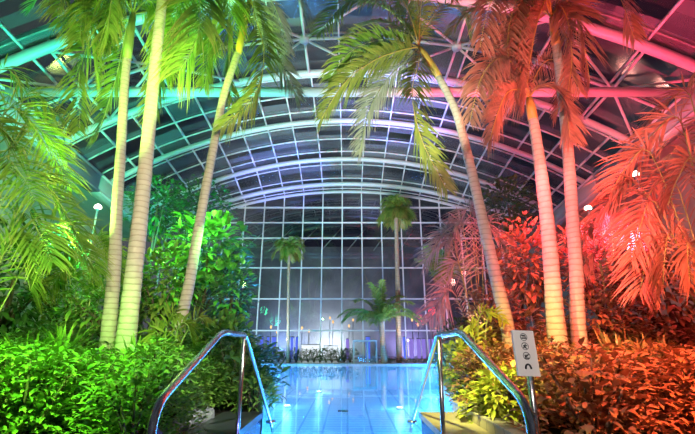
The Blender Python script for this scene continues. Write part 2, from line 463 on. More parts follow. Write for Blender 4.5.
m.add([V((-7, 4.2, 0)), V((7, 4.2, 0)), V((7, 20.0, 0)), V((-7, 20.0, 0))], [(0, 1, 2, 3)])
o = struct(m.build('pool_water', M['water'], None, False))
m = MB(); m.box((-14.5, 20.15, -.2), (14.5, 23.2, .06)); struct(m.build('floor', M['deck'], None, False))
# stairwell floor and the steps up to the pool edge
m = MB(); m.box((-1.9, -3, -.9), (1.9, 2.5, -.5)); struct(m.build('stairwell_floor', M['deck'], None, False))
root = struct(bpy.data.objects.new('stair_floor', None)); COL.objects.link(root)
for k in range(3):
    m = MB(); m.box((-.95, 2.5 + .5 * k, -.9), (.83, 3.0 + .5 * k + .02, -.5 + .16 * (k + 1))); m.build('step', M['deck'], root, False)

# cheek blocks beside the stair
t = tag(bpy.data.objects.new('cheek_block', None), 'dark stone block with blue tiled side below the handrail by the green bed', 'block'); COL.objects.link(t); t.location = (-1.5, 4.15, -.9)
m = MB(); m.box((.08, -.9, 0), (.50, .95, 1.0)); m.build('block_body', M['bluetile'], t, False)
m = MB(); m.box((.06, -.92, 1.0), (.52, .97, 1.06)); m.build('block_top', M['darkstone'], t, False)
t = tag(bpy.data.objects.new('cheek_block', None), 'tan topped stone block with blue tiled side below the handrail by the sign', 'block'); COL.objects.link(t); t.location = (1.05, 4.15, -.9)
m = MB(); m.box((-.2, -.9, 0), (.21, .95, 1.0)); m.build('block_body', M['bluetile'], t, False)
m = MB(); m.box((-.22, -.92, 1.0), (.21, .97, 1.06)); m.build('block_top', M['tan'], t, False)

# beige planter wall on the right of the stair
t = tag(bpy.data.objects.new('planter_box', None), 'low beige stone planter wall holding the yellow-green shrubs', 'planter'); COL.objects.link(t); t.location = (1.38, 4.5, -.9)
m = MB(); m.box((-.11, -1.3, 0), (.11, .8, 1.14)); m.build('planter_wall', M['stone'], t, False)
m = MB(); m.box((-.115, -1.305, 1.14), (.115, .805, 1.155)); m.build('coping', M['stone'], t, False)

# drain in the pool floor
p = at(343, 415, 4.7); d = (p - V((0, 0, EYE))).normalized(); s = (EYE + 1.235) / -d.z
dp = V((0, 0, EYE)) + d * s
o = MB(); o.box((-.16, -.1, 0), (.16, .1, .03)); g = o.build('drain_grate', M['black'], None, False); g.location = (dp.x, dp.y, -1.25 + .2 * (dp.y - 4.3) / 15.7 + .0)
tag(g, 'small dark drain grate on the pale pool floor', 'drain')

# violet-grey stones along the cheek block
def rock(x, y, z, r):
    m = MB(); n, k = 9, 6; vs = []
    for a in range(k + 1):
        th = math.pi * a / k
        for b in range(n):
            ph = 2 * math.pi * b / n; q = r * R.uniform(.75, 1.15)
            vs.append(V((math.sin(th) * math.cos(ph) * q, math.sin(th) * math.sin(ph) * q * .9, math.cos(th) * q * 1.1)))
    m.add(vs, [(a * n + b, a * n + (b + 1) % n, (a + 1) * n + (b + 1) % n, (a + 1) * n + b) for a in range(k) for b in range(n)])
    o = m.build('stone', M['rock'], None, False); o.location = (x, y, z)
    tag(o, 'small violet-grey stone between the green bed and the dark cheek block', 'stone', 'stones beside the cheek block')
for q in range(12): rock(-1.54 + R.uniform(-.05, .05), 3.35 + .15 * q, .14 + R.uniform(0, .05), R.uniform(.07, .11))
slab('planting_ground', [(-1.9, 3.2), (-1.43, 3.2), (-1.43, 5.1), (-1.9, 5.1)], -1.5, .10, M['soil'])
# pool lamps: round glowing lenses on the pool floor
def pool_lamp(x, y, power, label, r=.1):
    z = -1.25 + .2 * (y - 4.3) / 15.7
    t = thing('pool_lamp', label, 'pool lamp', (x, y, z), 0, 'underwater pool lamps')
    a = MB(); a.tube([(0, 0, 0), (0, 0, .05)], r * 1.25, 16); a.build('bezel', M['chrome'], t)
    a = MB(); a.tube([(0, 0, .05), (0, 0, .07)], r, 16); a.build('lens', M['poollamp'], t)
    L = bpy.data.lights.new('pool_glow', 'POINT'); L.energy = power; L.color = (.12, .5, 1.0); L.shadow_soft_size = .12
    lo = bpy.data.objects.new('pool_glow', L); COL.objects.link(lo); lo.location = (x, y, z + .45); lo['kind'] = 'helper'
def floor_hit(u, v, z=-1.2):
    dx, dy = (u - 347.5) / F, (217 - v) / F
    dz = SP + dy * CP; s = (z - EYE) / dz
    return dx * s, (CP - dy * SP) * s
for (u, v) in ((319, 396), (287, 410), (400, 412), (265, 385), (373, 381), (323, 381), (411, 385), (300, 373), (350, 374)):
    x, y = floor_hit(u, v)
    if y < 19.5: pool_lamp(x, y, 55, 'round glowing lamp shining through the blue pool water')

# ------------------------------------------------------------------ handrails, sign
def smooth_path(pts, r=.09, n=5):
    pts = [V(p) for p in pts]; out = [pts[0]]
    for a, b, c in zip(pts, pts[1:], pts[2:]):
        d1 = (a - b); d2 = (c - b); k = min(r, d1.length * .45, d2.length * .45)
        p0 = b + d1.normalized() * k; p2 = b + d2.normalized() * k
        for i in range(n + 1):
            t = i / n; out.append(p0 * (1 - t) ** 2 + b * 2 * t * (1 - t) + p2 * t * t)
    out.append(pts[-1]); return out
def handrail(xs, label):
    x0, x1, x2, x3 = xs
    t = thing('handrail', label, 'handrail', (x2, 3.4, -.5))
    o = V(t.location); P = lambda x, y, z: V((x, y, z)) - o
    m = MB(); m.tube(smooth_path([P(x0, 2.10, -.5), P(x0, 2.12, .62), P(x1, 3.08, .99), P(x2, 3.74, .985)], .12, 7), .023, 14); m.build('top_rail', M['chrome'], t)
    m = MB(); m.tube([P(x2, 3.75, .98), P(x2 + (.0 if x2 < 0 else -.02), 3.79, -.5)], .02, 12); m.build('post', M['chrome'], t)
    m = MB(); m.tube(smooth_path([P(x2, 3.66, .987), P(x2, 3.82, .975), P(x3, 5.40, .0), P(x3, 5.55, -.12)], .06, 5), .02, 12); m.build('pool_leg', M['chrome'], t)
    m = MB(); m.tube([P(x3, 5.38, -.0), P(x3, 5.38, .025)], .06, 14); m.build('flange', M['chrome'], t)
    return t
handrail((-.93, -.93, -.93, -.93), 'bent chrome handrail beside the green planting bed')
handrail((.875, .84, .82, .785), 'bent chrome handrail beside the sign and yellow-green shrubs')

def sign():
    b = at(536, 440, 3.2); tp = at(529, 360, 3.2)
    t = thing('pool_sign', 'white pictogram board on a leaning steel post behind the handrail', 'sign', (b.x, b.y, -.1))
    o = V(t.location)
    m = MB(); m.tube([V((b.x + .03, 3.24, -.1)) - o, V((tp.x + .01, 3.24, tp.z)) - o], .026, 12); m.build('post', M['chrome'], t)
    c = at(525.3, 353, 3.2) - o
    w, h = .084, .165
    m = MB(); m.box((-w, -.012, -h), (w, .012, h)); bd = m.build('board', M['signwhite'], t, False)
    bd.location = c; bd.rotation_euler = (math.radians(-8), math.radians(2), math.radians(4))
    def disc(z, kind):
        q = MB(); ring = []
        for i in range(21):
            a = 2 * math.pi * i / 20; ring.append(V((math.cos(a) * .026, -.0135, z + math.sin(a) * .026)))
        q.tube(ring, .0022, 6, False)
        L = lambda a, b, r=.004: q.tube([V((a[0], -.0135, z + a[1])), V((b[0], -.0135, z + b[1]))], r, 6)
        if kind == 0:   # bench-like glyph
            L((-.016, .01), (.012, .01), .005); L((-.018, -.008), (.018, -.008), .006); L((.012, .01), (.014, -.012))
        elif kind == 1:  # running figure
            L((.004, .012), (.004, .017), .005); L((.002, .008), (-.004, -.006), .006); L((-.004, -.006), (.012, -.016)); L((-.004, -.006), (-.016, -.014)); L((.002, .006), (.016, .002)); L((0, .006), (-.014, .004))
        elif kind == 2:  # diving figure
            L((.014, .010), (.016, .012), .005); L((.010, .006), (-.014, -.008), .006); L((-.016, -.016), (.016, -.016), .004); L((-.004, .002), (-.016, .006))
        else:            # arch glyph
            pass
        return q
    for k, z in enumerate((.115, .048, -.022)):
        disc(z, k).build('pictogram', M['signink'], bd)
    q = MB(); q.tube([V((.03 * math.cos(a) * .7, -.0135, -.115 + .03 * math.sin(a) * 1.1 )) for a in [math.pi * i / 10 for i in range(11)]], .007, 6)
    q.build('arch_symbol', M['signink'], bd)
sign()

# ------------------------------------------------------------------ plants
def palm(name, label, trunk, radii, fronds, mt='trunk', shaft=None, ms='shaft', cat='palm', group=None):
    """trunk: world points from the base up; fronds: (spine, leaflet length, n, droop, angle, width, roll, material)"""
    base = V(trunk[0])
    t = thing(name, label, cat, base, 0, group)
    pts = [V(p) - base for p in trunk]
    # resample with light swelling at the rings
    fine = []; rr = []
    for i in range(len(pts) - 1):
        n = max(2, int((pts[i + 1] - pts[i]).length / .12))
        for k in range(n):
            f = k / n
            p0, p1, p2, p3 = pts[max(i - 1, 0)], pts[i], pts[i + 1], pts[min(i + 2, len(pts) - 1)]
            fine.append(.5 * ((2 * p1) + (p2 - p0) * f + (2 * p0 - 5 * p1 + 4 * p2 - p3) * f * f + (3 * p1 - p0 - 3 * p2 + p3) * f ** 3))
            rr.append((radii[i] + (radii[i + 1] - radii[i]) * f) * R.uniform(.97, 1.03))
    fine.append(pts[-1]); rr.append(radii[-1])
    m = MB(); m.tube(fine, rr, 16); m.build('trunk', M[mt], t)
    if shaft:
        sp, sr = shaft
        m = MB(); m.tube([V(p) - base for p in sp], sr, 14); m.build('crownshaft', M[ms], t)
    for (sp, ll, n, dr, an, w, ro, ma) in fronds:
        m = MB(); rm = m.frond([V(p) - base for p in sp], ll, n, dr, an, w, .12, ro)
        b = len(m.v)
        m.add(rm.v, rm.f, 0.0, None, 1)
        m.build('frond', [M[ma], M['rachisgold' if ma in ('frondgold', 'frondredlit') else 'rachis']], t)
    return t

def arcs(c, n, L, el0, el1, rnd, drop=1.0, az0=0.0, azr=2 * math.pi):
    """n arching spines from c"""
    out = []
    for i in range(n):
        az = az0 + azr * (i + rnd.uniform(-.3, .3)) / n
        el = math.radians(rnd.uniform(el0, el1)); l = L * rnd.uniform(.85, 1.1)
        p = V(c); d = V((math.cos(az) * math.cos(el), math.sin(az) * math.cos(el), math.sin(el)))
        sp = [p.copy()]
        for k in range(5):
            p = p + d * (l / 5); sp.append(p.copy())
            d = (d + V((0, 0, -1)) * (drop * (.16 + .1 * k))).normalized()
        out.append(sp)
    return out
A = at
def fr(spine, ll=.55, n=44, dr=.6, an=55, w=.04, ro=0.0, ma='frond'): return (spine, ll * 1.4, int(n * 1.55), dr * 1.0, an * 1.2, w * .85, ro or R.choice((-1, 1)) * R.uniform(.65, 1.15), ma)
G = .12
def foot(u, v, Y):
    p = A(u, v, Y); return V((p.x, p.y, G - .05))

# palm A: ringed trunk, crown near the top edge, yellow-tipped fronds
Y = 7.5
c = A(133, 14, Y)
fa = [
 fr([c, A(122, -22, 7.3), A(98, -26, 7.0), A(84, 0, 6.8), A(80, 40, 6.7)], .62, 48, 1.1, 60, .045),
 fr([c, A(112, -5, 7.6), A(96, 25, 7.6), A(80, 70, 7.5), A(80, 128, 7.4)], .60, 48, .7, 50, .045),
 fr([c, A(150, 0, 7.6), A(160, 30, 7.8), A(160, 75, 7.9), A(150, 118, 7.9)], .55, 44, .6, 50, .042),
 fr([c, A(126, 30, 7.7), A(118, 70, 7.9), A(108, 105, 8.0), A(96, 140, 8.0)], .50, 44, .5, 45, .04),
 fr([c, A(160, -20, 8.0), A(190, -10, 8.3), A(205, 30, 8.5), A(207, 70, 8.6)], .55, 44, .7, 55, .042),
 fr([c, A(100, -40, 8.0), A(60, -30, 8.4), A(30, 10, 8.8)], .55, 40, .6, 55, .042),
 fr([c, A(140, -30, 8.0), A(150, -60, 8.6), A(175, -60, 9.2)], .5, 40, .5, 55, .04),
 fr([c, A(112, -30, 7.1), A(90, -40, 6.5), A(66, -15, 6.0), A(58, 12, 5.8)], .5, 40, .9, 55, .042),
 fr([c, A(120, -8, 7.2), A(104, -2, 6.9), A(92, 24, 6.7), A(98, 78, 6.6)], .6, 46, 1.1, 58, .045),
 fr([c, A(138, -14, 7.2), A(128, -20, 6.9), A(112, 0, 6.7), A(106, 48, 6.6)], .55, 44, 1.0, 56, .045),
 fr([c, A(165, 10, 8.2), A(190, 25, 8.8), A(215, 55, 9.2)], .5, 40, .5, 55, .04),
]
palm('tall_palm', 'slender ringed palm with its green crownshaft in view beside the thicker trunk', [foot(112, 335, Y), A(113.5, 280, Y), A(117, 210, Y), A(121, 150, Y), A(124, 95, Y), A(127, 58, Y)],
     [.135, .118, .105, .095, .09, .085], fa, 'trunk', ([A(127, 60, Y), A(128.5, 45, Y), A(131, 28, Y), c], [.088, .098, .085, .06]))
# palm B: thicker, leaning right, crown above the frame
Y = 6.5
c = A(165, -58, Y)
fb = [
 fr([c, A(180, -58, 6.3), A(196, -30, 6.2), A(199, 30, 6.1), A(180, 70, 6.0)], .75, 50, .9, 55, .05),
 fr([c, A(150, -60, 6.2), A(120, -42, 6.0), A(112, -5, 5.9), A(108, 30, 5.9)], .6, 46, .9, 55, .045),
 fr([c, A(170, -50, 6.8), A(178, -10, 7.0), A(172, 40, 7.1), A(166, 75, 7.1)], .55, 44, .7, 50, .042),
 fr([c, A(192, -60, 6.6), A(222, -36, 6.7), A(230, 10, 6.8), A(222, 50, 6.8)], .6, 44, .8, 52, .045),
 fr([c, A(140, -62, 6.8), A(100, -52, 7.0), A(70, -20, 7.1), A(62, 25, 7.1)], .55, 44, .8, 52, .042),
]
palm('tall_palm', 'stoutest pale ringed palm trunk rising beside the slender palm with green crownshaft', [foot(129, 340, Y), A(132, 290, Y), A(140, 220, Y), A(147, 150, Y), A(154, 75, Y), A(162, 0, Y), A(165, -46, Y)],
     [.16, .138, .125, .115, .105, .095, .09], fb, 'trunk', ([A(164.5, -40, Y), A(165, -50, Y), c], [.1, .09, .06]))
# palm C: slim leaning palm with golden crownshaft
Y = 8.0
c = A(251, -6, Y)
fc = [
 fr([c, A(254, 14, 7.9), A(264, 50, 7.8), A(256, 92, 7.7), A(222, 128, 7.6)], .55, 46, .8, 50, .042, 0, 'frondgold'),
 fr([c, A(258, 8, 8.1), A(268, 32, 8.2), A(284, 70, 8.3), A(298, 98, 8.3)], .5, 44, .6, 45, .04, 0, 'frondgrey'),
 fr([c, A(240, -14, 8.0), A(222, 0, 8.0), A(210, 40, 8.0), A(205, 85, 8.0)], .55, 46, .8, 52, .042),
 fr([c, A(238, 5, 8.3), A(232, 40, 8.5), A(228, 80, 8.6), A(238, 112, 8.6)], .48, 42, .6, 45, .04),
 fr([c, A(275, -20, 8.3), A(296, -4, 8.5), A(310, 30, 8.6)], .5, 40, .6, 50, .04, 0, 'frondgrey'),
 fr([c, A(270, 0, 8.6), A(280, 20, 8.9), A(290, 50, 9.2)], .42, 36, .5, 48, .035, 0, 'frondgrey'),
 fr([c, A(230, -25, 8.6), A(200, -15, 9.2), A(180, 20, 9.6), A(170, 60, 9.8)], .55, 44, .6, 55, .042),
 fr([c, A(260, -40, 7.6), A(275, -60, 7.2)], .5, 36, .5, 50, .04),
]
palm('tall_palm', 'slim leaning palm with an orange-gold crownshaft in front of the broadleaf trees', [foot(176, 345, Y), A(180, 325, Y), A(189, 285, Y), A(201, 215, Y), A(213, 150, Y), A(224, 95, Y), A(238, 52, Y)],
     [.13, .115, .108, .1, .092, .085, .078], fc, 'trunk', ([A(238, 54, Y), A(241, 40, Y), A(246, 18, Y), c], [.08, .088, .078, .055]), 'shaftgold')
# palm D: curved trunk to the pool's right, crown in view
Y = 7.5
c = A(419, 47, Y)
fd = [
 fr([c, A(400, 20, 7.3), A(376, 4, 7.0), A(345, 4, 6.8), A(318, 34, 6.6)], .55, 46, .7, 52, .042),
 fr([c, A(402, 42, 7.2), A(378, 40, 6.9), A(350, 52, 6.6), A(330, 78, 6.5)], .5, 44, .7, 52, .042),
 fr([c, A(402, 50, 7.2), A(375, 60, 6.9), A(345, 82, 6.7), A(322, 118, 6.5)], .55, 46, .7, 50, .042, 0, 'frondgold'),
 fr([c, A(408, 58, 7.5), A(388, 78, 7.4), A(370, 108, 7.3), A(360, 152, 7.2)], .52, 46, .5, 45, .04, 0, 'frondgrey'),
 fr([c, A(419, 62, 7.3), A(412, 92, 7.1), A(421, 138, 7.0), A(446, 188, 6.9)], .52, 48, .5, 42, .04, 0, 'frondgold'),
 fr([c, A(410, 15, 7.6), A(395, -10, 7.8), A(370, -22, 8.0), A(345, -10, 8.1)], .5, 42, .6, 52, .04, 0, 'frondgold'),
 fr([c, A(420, 20, 7.6), A(424, -8, 7.7), A(440, -20, 7.8), A(452, 0, 7.8)], .5, 40, .8, 48, .04, 0, 'frondgold'),
 fr([c, A(424, 30, 7.8), A(442, 8, 8.2), A(462, 12, 8.5), A(470, 40, 8.6)], .45, 40, .6, 50, .038, 0, 'frondgold'),
 fr([c, A(413, 25, 8.0), A(402, 0, 8.5), A(394, -25, 9.0)], .45, 40, .5, 50, .038),
 fr([c, A(405, 30, 7.9), A(380, 22, 8.2), A(355, 30, 8.5), A(338, 52, 8.6)], .45, 40, .6, 50, .04),
]
palm('tall_palm', 'curved palm leaning over the water with its whole feathery crown in view', [foot(511, 345, Y), A(508, 330, Y), A(497, 283, Y), A(483, 222, Y), A(470, 165, Y), A(456, 112, Y), A(438, 76, Y)],
     [.14, .125, .115, .105, .095, .085, .075], fd, 'trunk', ([A(438.5, 77, Y), A(432, 66, Y), A(425, 55, Y), c], [.08, .088, .075, .05]), 'shaftgold')
# palm E and F: pair under red light
Y = 6.5
c = A(529, 98, Y)
fe = [
 fr([c, A(520, 70, 6.3), A(500, 58, 6.1), A(482, 76, 6.0), A(470, 120, 5.9)], .5, 46, .8, 50, .042, 0, 'frondredlit'),
 fr([c, A(522, 90, 6.2), A(508, 92, 5.9), A(498, 112, 5.8), A(490, 140, 5.7)], .42, 40, .8, 50, .04, 0, 'frondredlit'),
 fr([c, A(540, 85, 6.5), A(556, 90, 6.5), A(566, 110, 6.5), A(570, 138, 6.5)], .42, 40, .8, 50, .04, 0, 'frondredlit'),
 fr([c, A(526, 70, 6.6), A(518, 45, 6.7), A(505, 30, 6.8), A(490, 32, 6.8)], .45, 42, .7, 50, .04, 0, 'frondredlit'),
 fr([c, A(536, 75, 6.8), A(548, 60, 7.0), A(566, 66, 7.2), A(580, 90, 7.3)], .42, 40, .7, 50, .04, 0, 'frondredlit'),
 fr([c, A(515, 82, 6.7), A(495, 72, 6.9), A(474, 84, 7.0)], .42, 40, .7, 50, .04, 0, 'frondredlit'),
]
palm('tall_palm', 'ringed palm under red light whose drooping fronds start halfway up, next to the taller one', [foot(558, 345, Y), A(556, 325, Y), A(552, 275, Y), A(547, 220, Y), A(540, 165, Y), A(533, 118, Y)],
     [.155, .138, .125, .115, .1, .085], fe, 'trunk', ([A(533, 120, Y), A(531, 108, Y), c], [.09, .085, .06]), 'shaftgold')
Y = 7.0
c = A(552, 18, Y)
ff = [
 fr([c, A(540, -8, 6.7), A(520, -6, 6.5), A(508, 35, 6.3), A(512, 92, 6.2)], .58, 48, .7, 48, .045, 0, 'frondredlit'),
 fr([c, A(535, 5, 6.9), A(515, 20, 6.9), A(500, 60, 6.8), A(502, 105, 6.8)], .52, 46, .7, 48, .042, 0, 'frondredlit'),
 fr([c, A(548, -5, 6.6), A(538, 20, 6.3), A(530, 60, 6.2), A(526, 98, 6.1)], .52, 46, .7, 45, .045, 0, 'frondredlit'),
 fr([c, A(562, -2, 6.9), A(576, 14, 6.8), A(584, 45, 6.7), A(590, 82, 6.7)], .5, 44, .7, 48, .042, 0, 'frondredlit'),
 fr([c, A(566, -20, 7.0), A(592, -28, 7.0), A(618, -6, 7.0), A(634, 38, 7.0)], .5, 44, .8, 50, .042, 0, 'frondredlit'),
 fr([c, A(550, -20, 7.3), A(530, -40, 7.6), A(500, -30, 7.9), A(478, 10, 8.1)], .52, 44, .7, 50, .042, 0, 'frondredlit'),
 fr([c, A(545, 0, 6.7), A(528, 8, 6.5), A(518, 50, 6.4), A(522, 110, 6.3)], .55, 46, .8, 48, .045, 0, 'frondredlit'),
 fr([c, A(540, 10, 7.0), A(524, 18, 6.9), A(512, 48, 6.8), A(492, 96, 6.8)], .5, 44, .8, 48, .042, 0, 'frondredlit'),
 fr([c, A(560, 6, 6.8), A(568, 22, 6.7), A(572, 58, 6.6), A(566, 104, 6.6)], .5, 44, .7, 46, .042, 0, 'frondredlit'),
 fr([c, A(530, 2, 7.4), A(500, -2, 7.8), A(470, 12, 8.1), A(448, 34, 8.3)], .5, 44, .6, 50, .04, 0, 'frondgold'),
 fr([c, A(558, 20, 7.2), A(570, 50, 7.4), A(566, 85, 7.5), A(556, 115, 7.5)], .45, 40, .6, 45, .04, 0, 'frondredlit'),
 fr([c, A(535, -18, 6.4), A(505, -20, 6.0), A(488, 10, 5.8), A(480, 48, 5.7)], .5, 44, .8, 48, .042, 0, 'frondredlit'),
]
palm('tall_palm', 'taller red-lit ringed palm with dense curtains of red-tinted fronds below the roof', [foot(578, 345, Y), A(578, 325, Y), A(576, 270, Y), A(572, 210, Y), A(567, 140, Y), A(561, 85, Y), A(556, 42, Y)],
     [.14, .125, .115, .108, .1, .09, .082], ff, 'trunk', ([A(556.5, 46, Y), A(554, 30, Y), c], [.09, .085, .06]), 'shaftgold')

# distant palms by the glass wall
def far_palm(u, vb, vt, Y, r0, r1, L, nf, label, ma='frond', ub=None, drop=1.0, el=(10, 75), ll=.4, skirt=0):
    rnd = random.Random(int(u * 7)); tp = A(u, vt, Y); b = A(ub or u, vb, Y); b.z = .06
    fs = [fr(s, ll, 26, .7, 50, .05, .02, ma) for s in arcs(tp, nf, L, el[0], el[1], rnd, drop)]
    fs += [fr(s, ll, 22, .7, 50, .05, .02, 'frondgold') for s in arcs(tp, skirt, L * .8, -60, -25, rnd, .5)]
    return palm('slender_palm', label, [b, b.lerp(tp, .35), b.lerp(tp, .7), tp], [r0, (r0 + r1) / 2, r1, r1], fs, 'trunkthin')
far_palm(289, 358, 248, 20.6, .085, .07, .95, 15, 'thin distant palm with small round crown before the glass wall', 'frond', 288, 1.9, (0, 75), .34, 3)
far_palm(396, 358, 210, 21.2, .15, .11, 1.15, 20, 'taller distant palm with brown trunk and dense crown before the glass wall', 'frond', 399, 1.7, (-5, 80), .42, 10)
far_palm(381, 361, 322, 20.4, .17, .12, 2.1, 18, 'short palm with wide arching fronds beside the glass cubicle', 'frond', 384.5, 1.0, (22, 86), .5)
far_palm(441, 350, 288, 16.5, .12, .1, 1.7, 11, 'young palm with upright dark fronds and a yellow lit base', 'leafdark' if False else 'frond', 443, .7, (45, 82), .5)

# feathery clumps (several stalks from one base)
def clump(name, label, base, fronds, cat='palm', group=None):
    t = thing(name, label, cat, base, 0, group)
    for (sp, ll, n, dr, an, w, ro, ma) in fronds:
        m = MB(); rm = m.frond([V(p) - V(base) for p in sp], ll, n, dr, an, w, .28, ro)
        m.add(rm.v, rm.f, 0.0, None, 1)
        m.build('frond', [M[ma], M['rachis']], t)
    return t
def hero_clump(label, base, tips, Y, ll, ma, w=.04, lift=.35, n=40):
    """arching fronds from base to each tip pixel"""
    fs = []
    for (u, v, dy, ku, kv) in tips:
        e = A(u, v, Y + dy); k = A(ku, kv, Y + dy * .6); b = V(base)
        ll_ = ll * 1.15
        fs.append(fr([b, b.lerp(k, .55) + V((0, 0, .12)), k, k.lerp(e, .55) + V((0, 0, .12)), e], ll_, int(n * .62), .45, 44, w * .8, 0, ma))
    return clump('feather_palm_clump', label, base, fs)
b = A(-30, 330, 6.2); b.z = G
hero_clump('big feathery palm clump with arching green fronds at the end of the green bed', b,
 [(72, 190, .3, 20, 120), (60, 150, .8, 5, 110), (78, 236, 0, 30, 175), (52, 262, -.3, 20, 215), (70, 130, 1.2, 25, 95), (35, 200, -.6, 0, 160), (30, 290, -.5, 10, 240), (95, 270, .5, 50, 225), (45, 120, 1.5, 0, 70), (20, 150, 0, -20, 120)], 6.2, .5, 'frond')
b = A(730, 335, 5.8); b.z = G
hero_clump('big feathery palm clump with sweeping red-lit fronds at the end of the red bed', b,
 [(632, 258, 0, 655, 202), (612, 190, .4, 650, 152), (663, 285, -.4, 672, 235), (640, 150, .8, 680, 120), (600, 215, .8, 640, 185), (625, 232, .5, 672, 178), (690, 285, -.6, 690, 245), (655, 118, 1.2, 690, 95), (668, 205, -.3, 695, 160), (640, 290, .2, 660, 245)], 5.8, .45, 'frondredlit')
b = A(482, 340, 12.5); b.z = G
hero_clump('greyish feathery palm clump behind the curved palm trunk', b,
 [(425, 262, 0, 450, 232), (440, 300, 0, 458, 262), (500, 240, 0, 482, 225), (455, 225, .6, 470, 212), (515, 275, 0, 500, 250), (430, 320, -.3, 452, 290), (470, 210, .8, 475, 225), (445, 245, .2, 462, 225), (520, 300, 0, 505, 275)], 12.5, .6, 'frondgrey', .05)
b = A(85, 330, 8.5); b.z = G
hero_clump('bright yellow-green feathery clump below the gallery lamp', b,
 [(60, 262, 0, 75, 245), (120, 265, .3, 100, 245), (50, 290, 0, 68, 268), (105, 250, .2, 95, 240), (130, 290, 0, 110, 265), (78, 245, .4, 85, 250), (40, 255, .5, 62, 240)], 8.5, .4, 'frond', .035)
b = A(615, 335, 9); b.z = G
hero_clump('red-lit feathery clump in front of the right gallery wall', b,
 [(590, 230, 0, 602, 235), (640, 245, 0, 628, 232), (580, 270, 0, 598, 255), (655, 270, 0, 636, 252), (612, 215, .3, 612, 235), (570, 245, .2, 592, 232)], 9, .42, 'frondredlit', .035)

# broadleaf trees: trunk plus a crown of separate leaves
def tree(label, u, v, ru, rv, Y, n, L, W, ma, name='broadleaf_tree', cat='tree', z0=None, group=None):
    c = A(u, v, Y); s = Y / F / .95
    rx, rz = ru * s, rv * s; ry = min(rx, 1.3)
    b = V((c.x, Y, G if z0 is None else z0))
    t = thing(name, label, cat, b, 0, group)
    m = MB(); rnd = R
    cl = [V((rnd.gauss(0, .5), rnd.gauss(0, .5), rnd.gauss(0, .5))) for _ in range(9)]
    for i in range(n):
        while True:
            q = V((rnd.uniform(-1, 1), rnd.uniform(-1, 1), rnd.uniform(-1, 1)))
            if .2 < q.length < 1: break
        out = V((q.x, q.y, q.z * .6 + .15)).normalized()
        p = V((q.x * rx, q.y * ry, q.z * rz)) * rnd.uniform(.8, 1.08) + (c - b)
        d = (out + V((rnd.uniform(-.7, .7), rnd.uniform(-.7, .7), rnd.uniform(-.5, .5)))).normalized()
        k = rnd.uniform(.7, 1.2)
        m.leaf(p, d, V((0, 0, 1)) + out * .4, L * k, W * k, rnd.uniform(.2, .7), 3, .15, .8)
    m.build('crown', M[ma], t)
    h = c.z - b.z
    m = MB(); m.tube([(0, 0, -.05), (.04, 0, h * .5), (0, 0, h)], [.08, .06, .04], 8)
    for k in range(7):
        a = 2 * math.pi * k / 7
        m.tube([(0, 0, h * .45), (math.cos(a) * rx * .4, math.sin(a) * ry * .4, h * .75 + .1), (math.cos(a) * rx * .8, math.sin(a) * ry * .8, h + rz * .3 * math.sin(k * 2))], [.035, .025, .01], 6)
    m.build('trunk', M['bark'], t)
    return t
T = tree
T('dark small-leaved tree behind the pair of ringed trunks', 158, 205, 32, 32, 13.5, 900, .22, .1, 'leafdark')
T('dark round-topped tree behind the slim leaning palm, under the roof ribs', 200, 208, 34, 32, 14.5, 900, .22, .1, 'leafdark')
T('large-leaved green tree beside the slim leaning palm', 208, 252, 40, 40, 10.5, 520, .38, .17, 'leafbig')
T('leafy tree at the pool edge where the green bed meets the glass wall', 232, 292, 20, 40, 10, 500, .26, .11, 'leafbig')
T('bushy tree between the ringed trunks and the slim leaning palm', 165, 282, 34, 40, 9.0, 620, .26, .11, 'leaf')
T('overhanging shrub just behind the handrail by the green bed', 225, 342, 26, 24, 7.0, 420, .2, .08, 'leaf')
T('dense dark bush under the gallery lamp', 70, 290, 45, 30, 10.0, 700, .22, .09, 'leaf')
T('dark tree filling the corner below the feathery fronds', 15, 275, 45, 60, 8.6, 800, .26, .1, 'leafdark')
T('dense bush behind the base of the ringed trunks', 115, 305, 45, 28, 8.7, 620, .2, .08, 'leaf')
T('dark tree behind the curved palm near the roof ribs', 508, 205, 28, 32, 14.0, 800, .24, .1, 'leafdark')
T('dark broad-leaved tree between the curved palm and the red-lit trunks', 528, 262, 30, 46, 11.0, 650, .28, .12, 'leafredlit')
T('leafy bush behind the curved palm base', 492, 312, 28, 26, 9.5, 480, .2, .09, 'leafredlit')
T('red-tinted tree behind the pair of red-lit trunks', 592, 262, 36, 44, 10.5, 700, .26, .11, 'leafredlit')
T('dense red-tinted bush at the foot of the red-lit trunks', 598, 318, 45, 24, 8.2, 620, .2, .085, 'leafredlit')
T('dark red-tinted tree below the sweeping red-lit fronds', 665, 292, 50, 50, 8.0, 800, .26, .1, 'leafredlitdark')
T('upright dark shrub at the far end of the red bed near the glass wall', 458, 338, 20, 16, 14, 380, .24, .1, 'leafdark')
T('yellow-green variegated shrub spilling over the beige planter', 478, 378, 32, 26, 6.0, 700, .11, .06, 'leafyellow', 'variegated_shrub', 'shrub')
T('yellow-green shrub hanging over the pool edge by the handrail', 458, 366, 16, 24, 6.6, 420, .10, .055, 'leafyellow', 'variegated_shrub', 'shrub')
T('olive shrub beneath the pictogram board', 512, 400, 30, 26, 5.0, 560, .10, .05, 'leafyellow', 'variegated_shrub', 'shrub')
T('red-tinted leafy shrub behind the pictogram board', 545, 365, 30, 24, 6.0, 560, .11, .05, 'leafredlit', 'variegated_shrub', 'shrub')

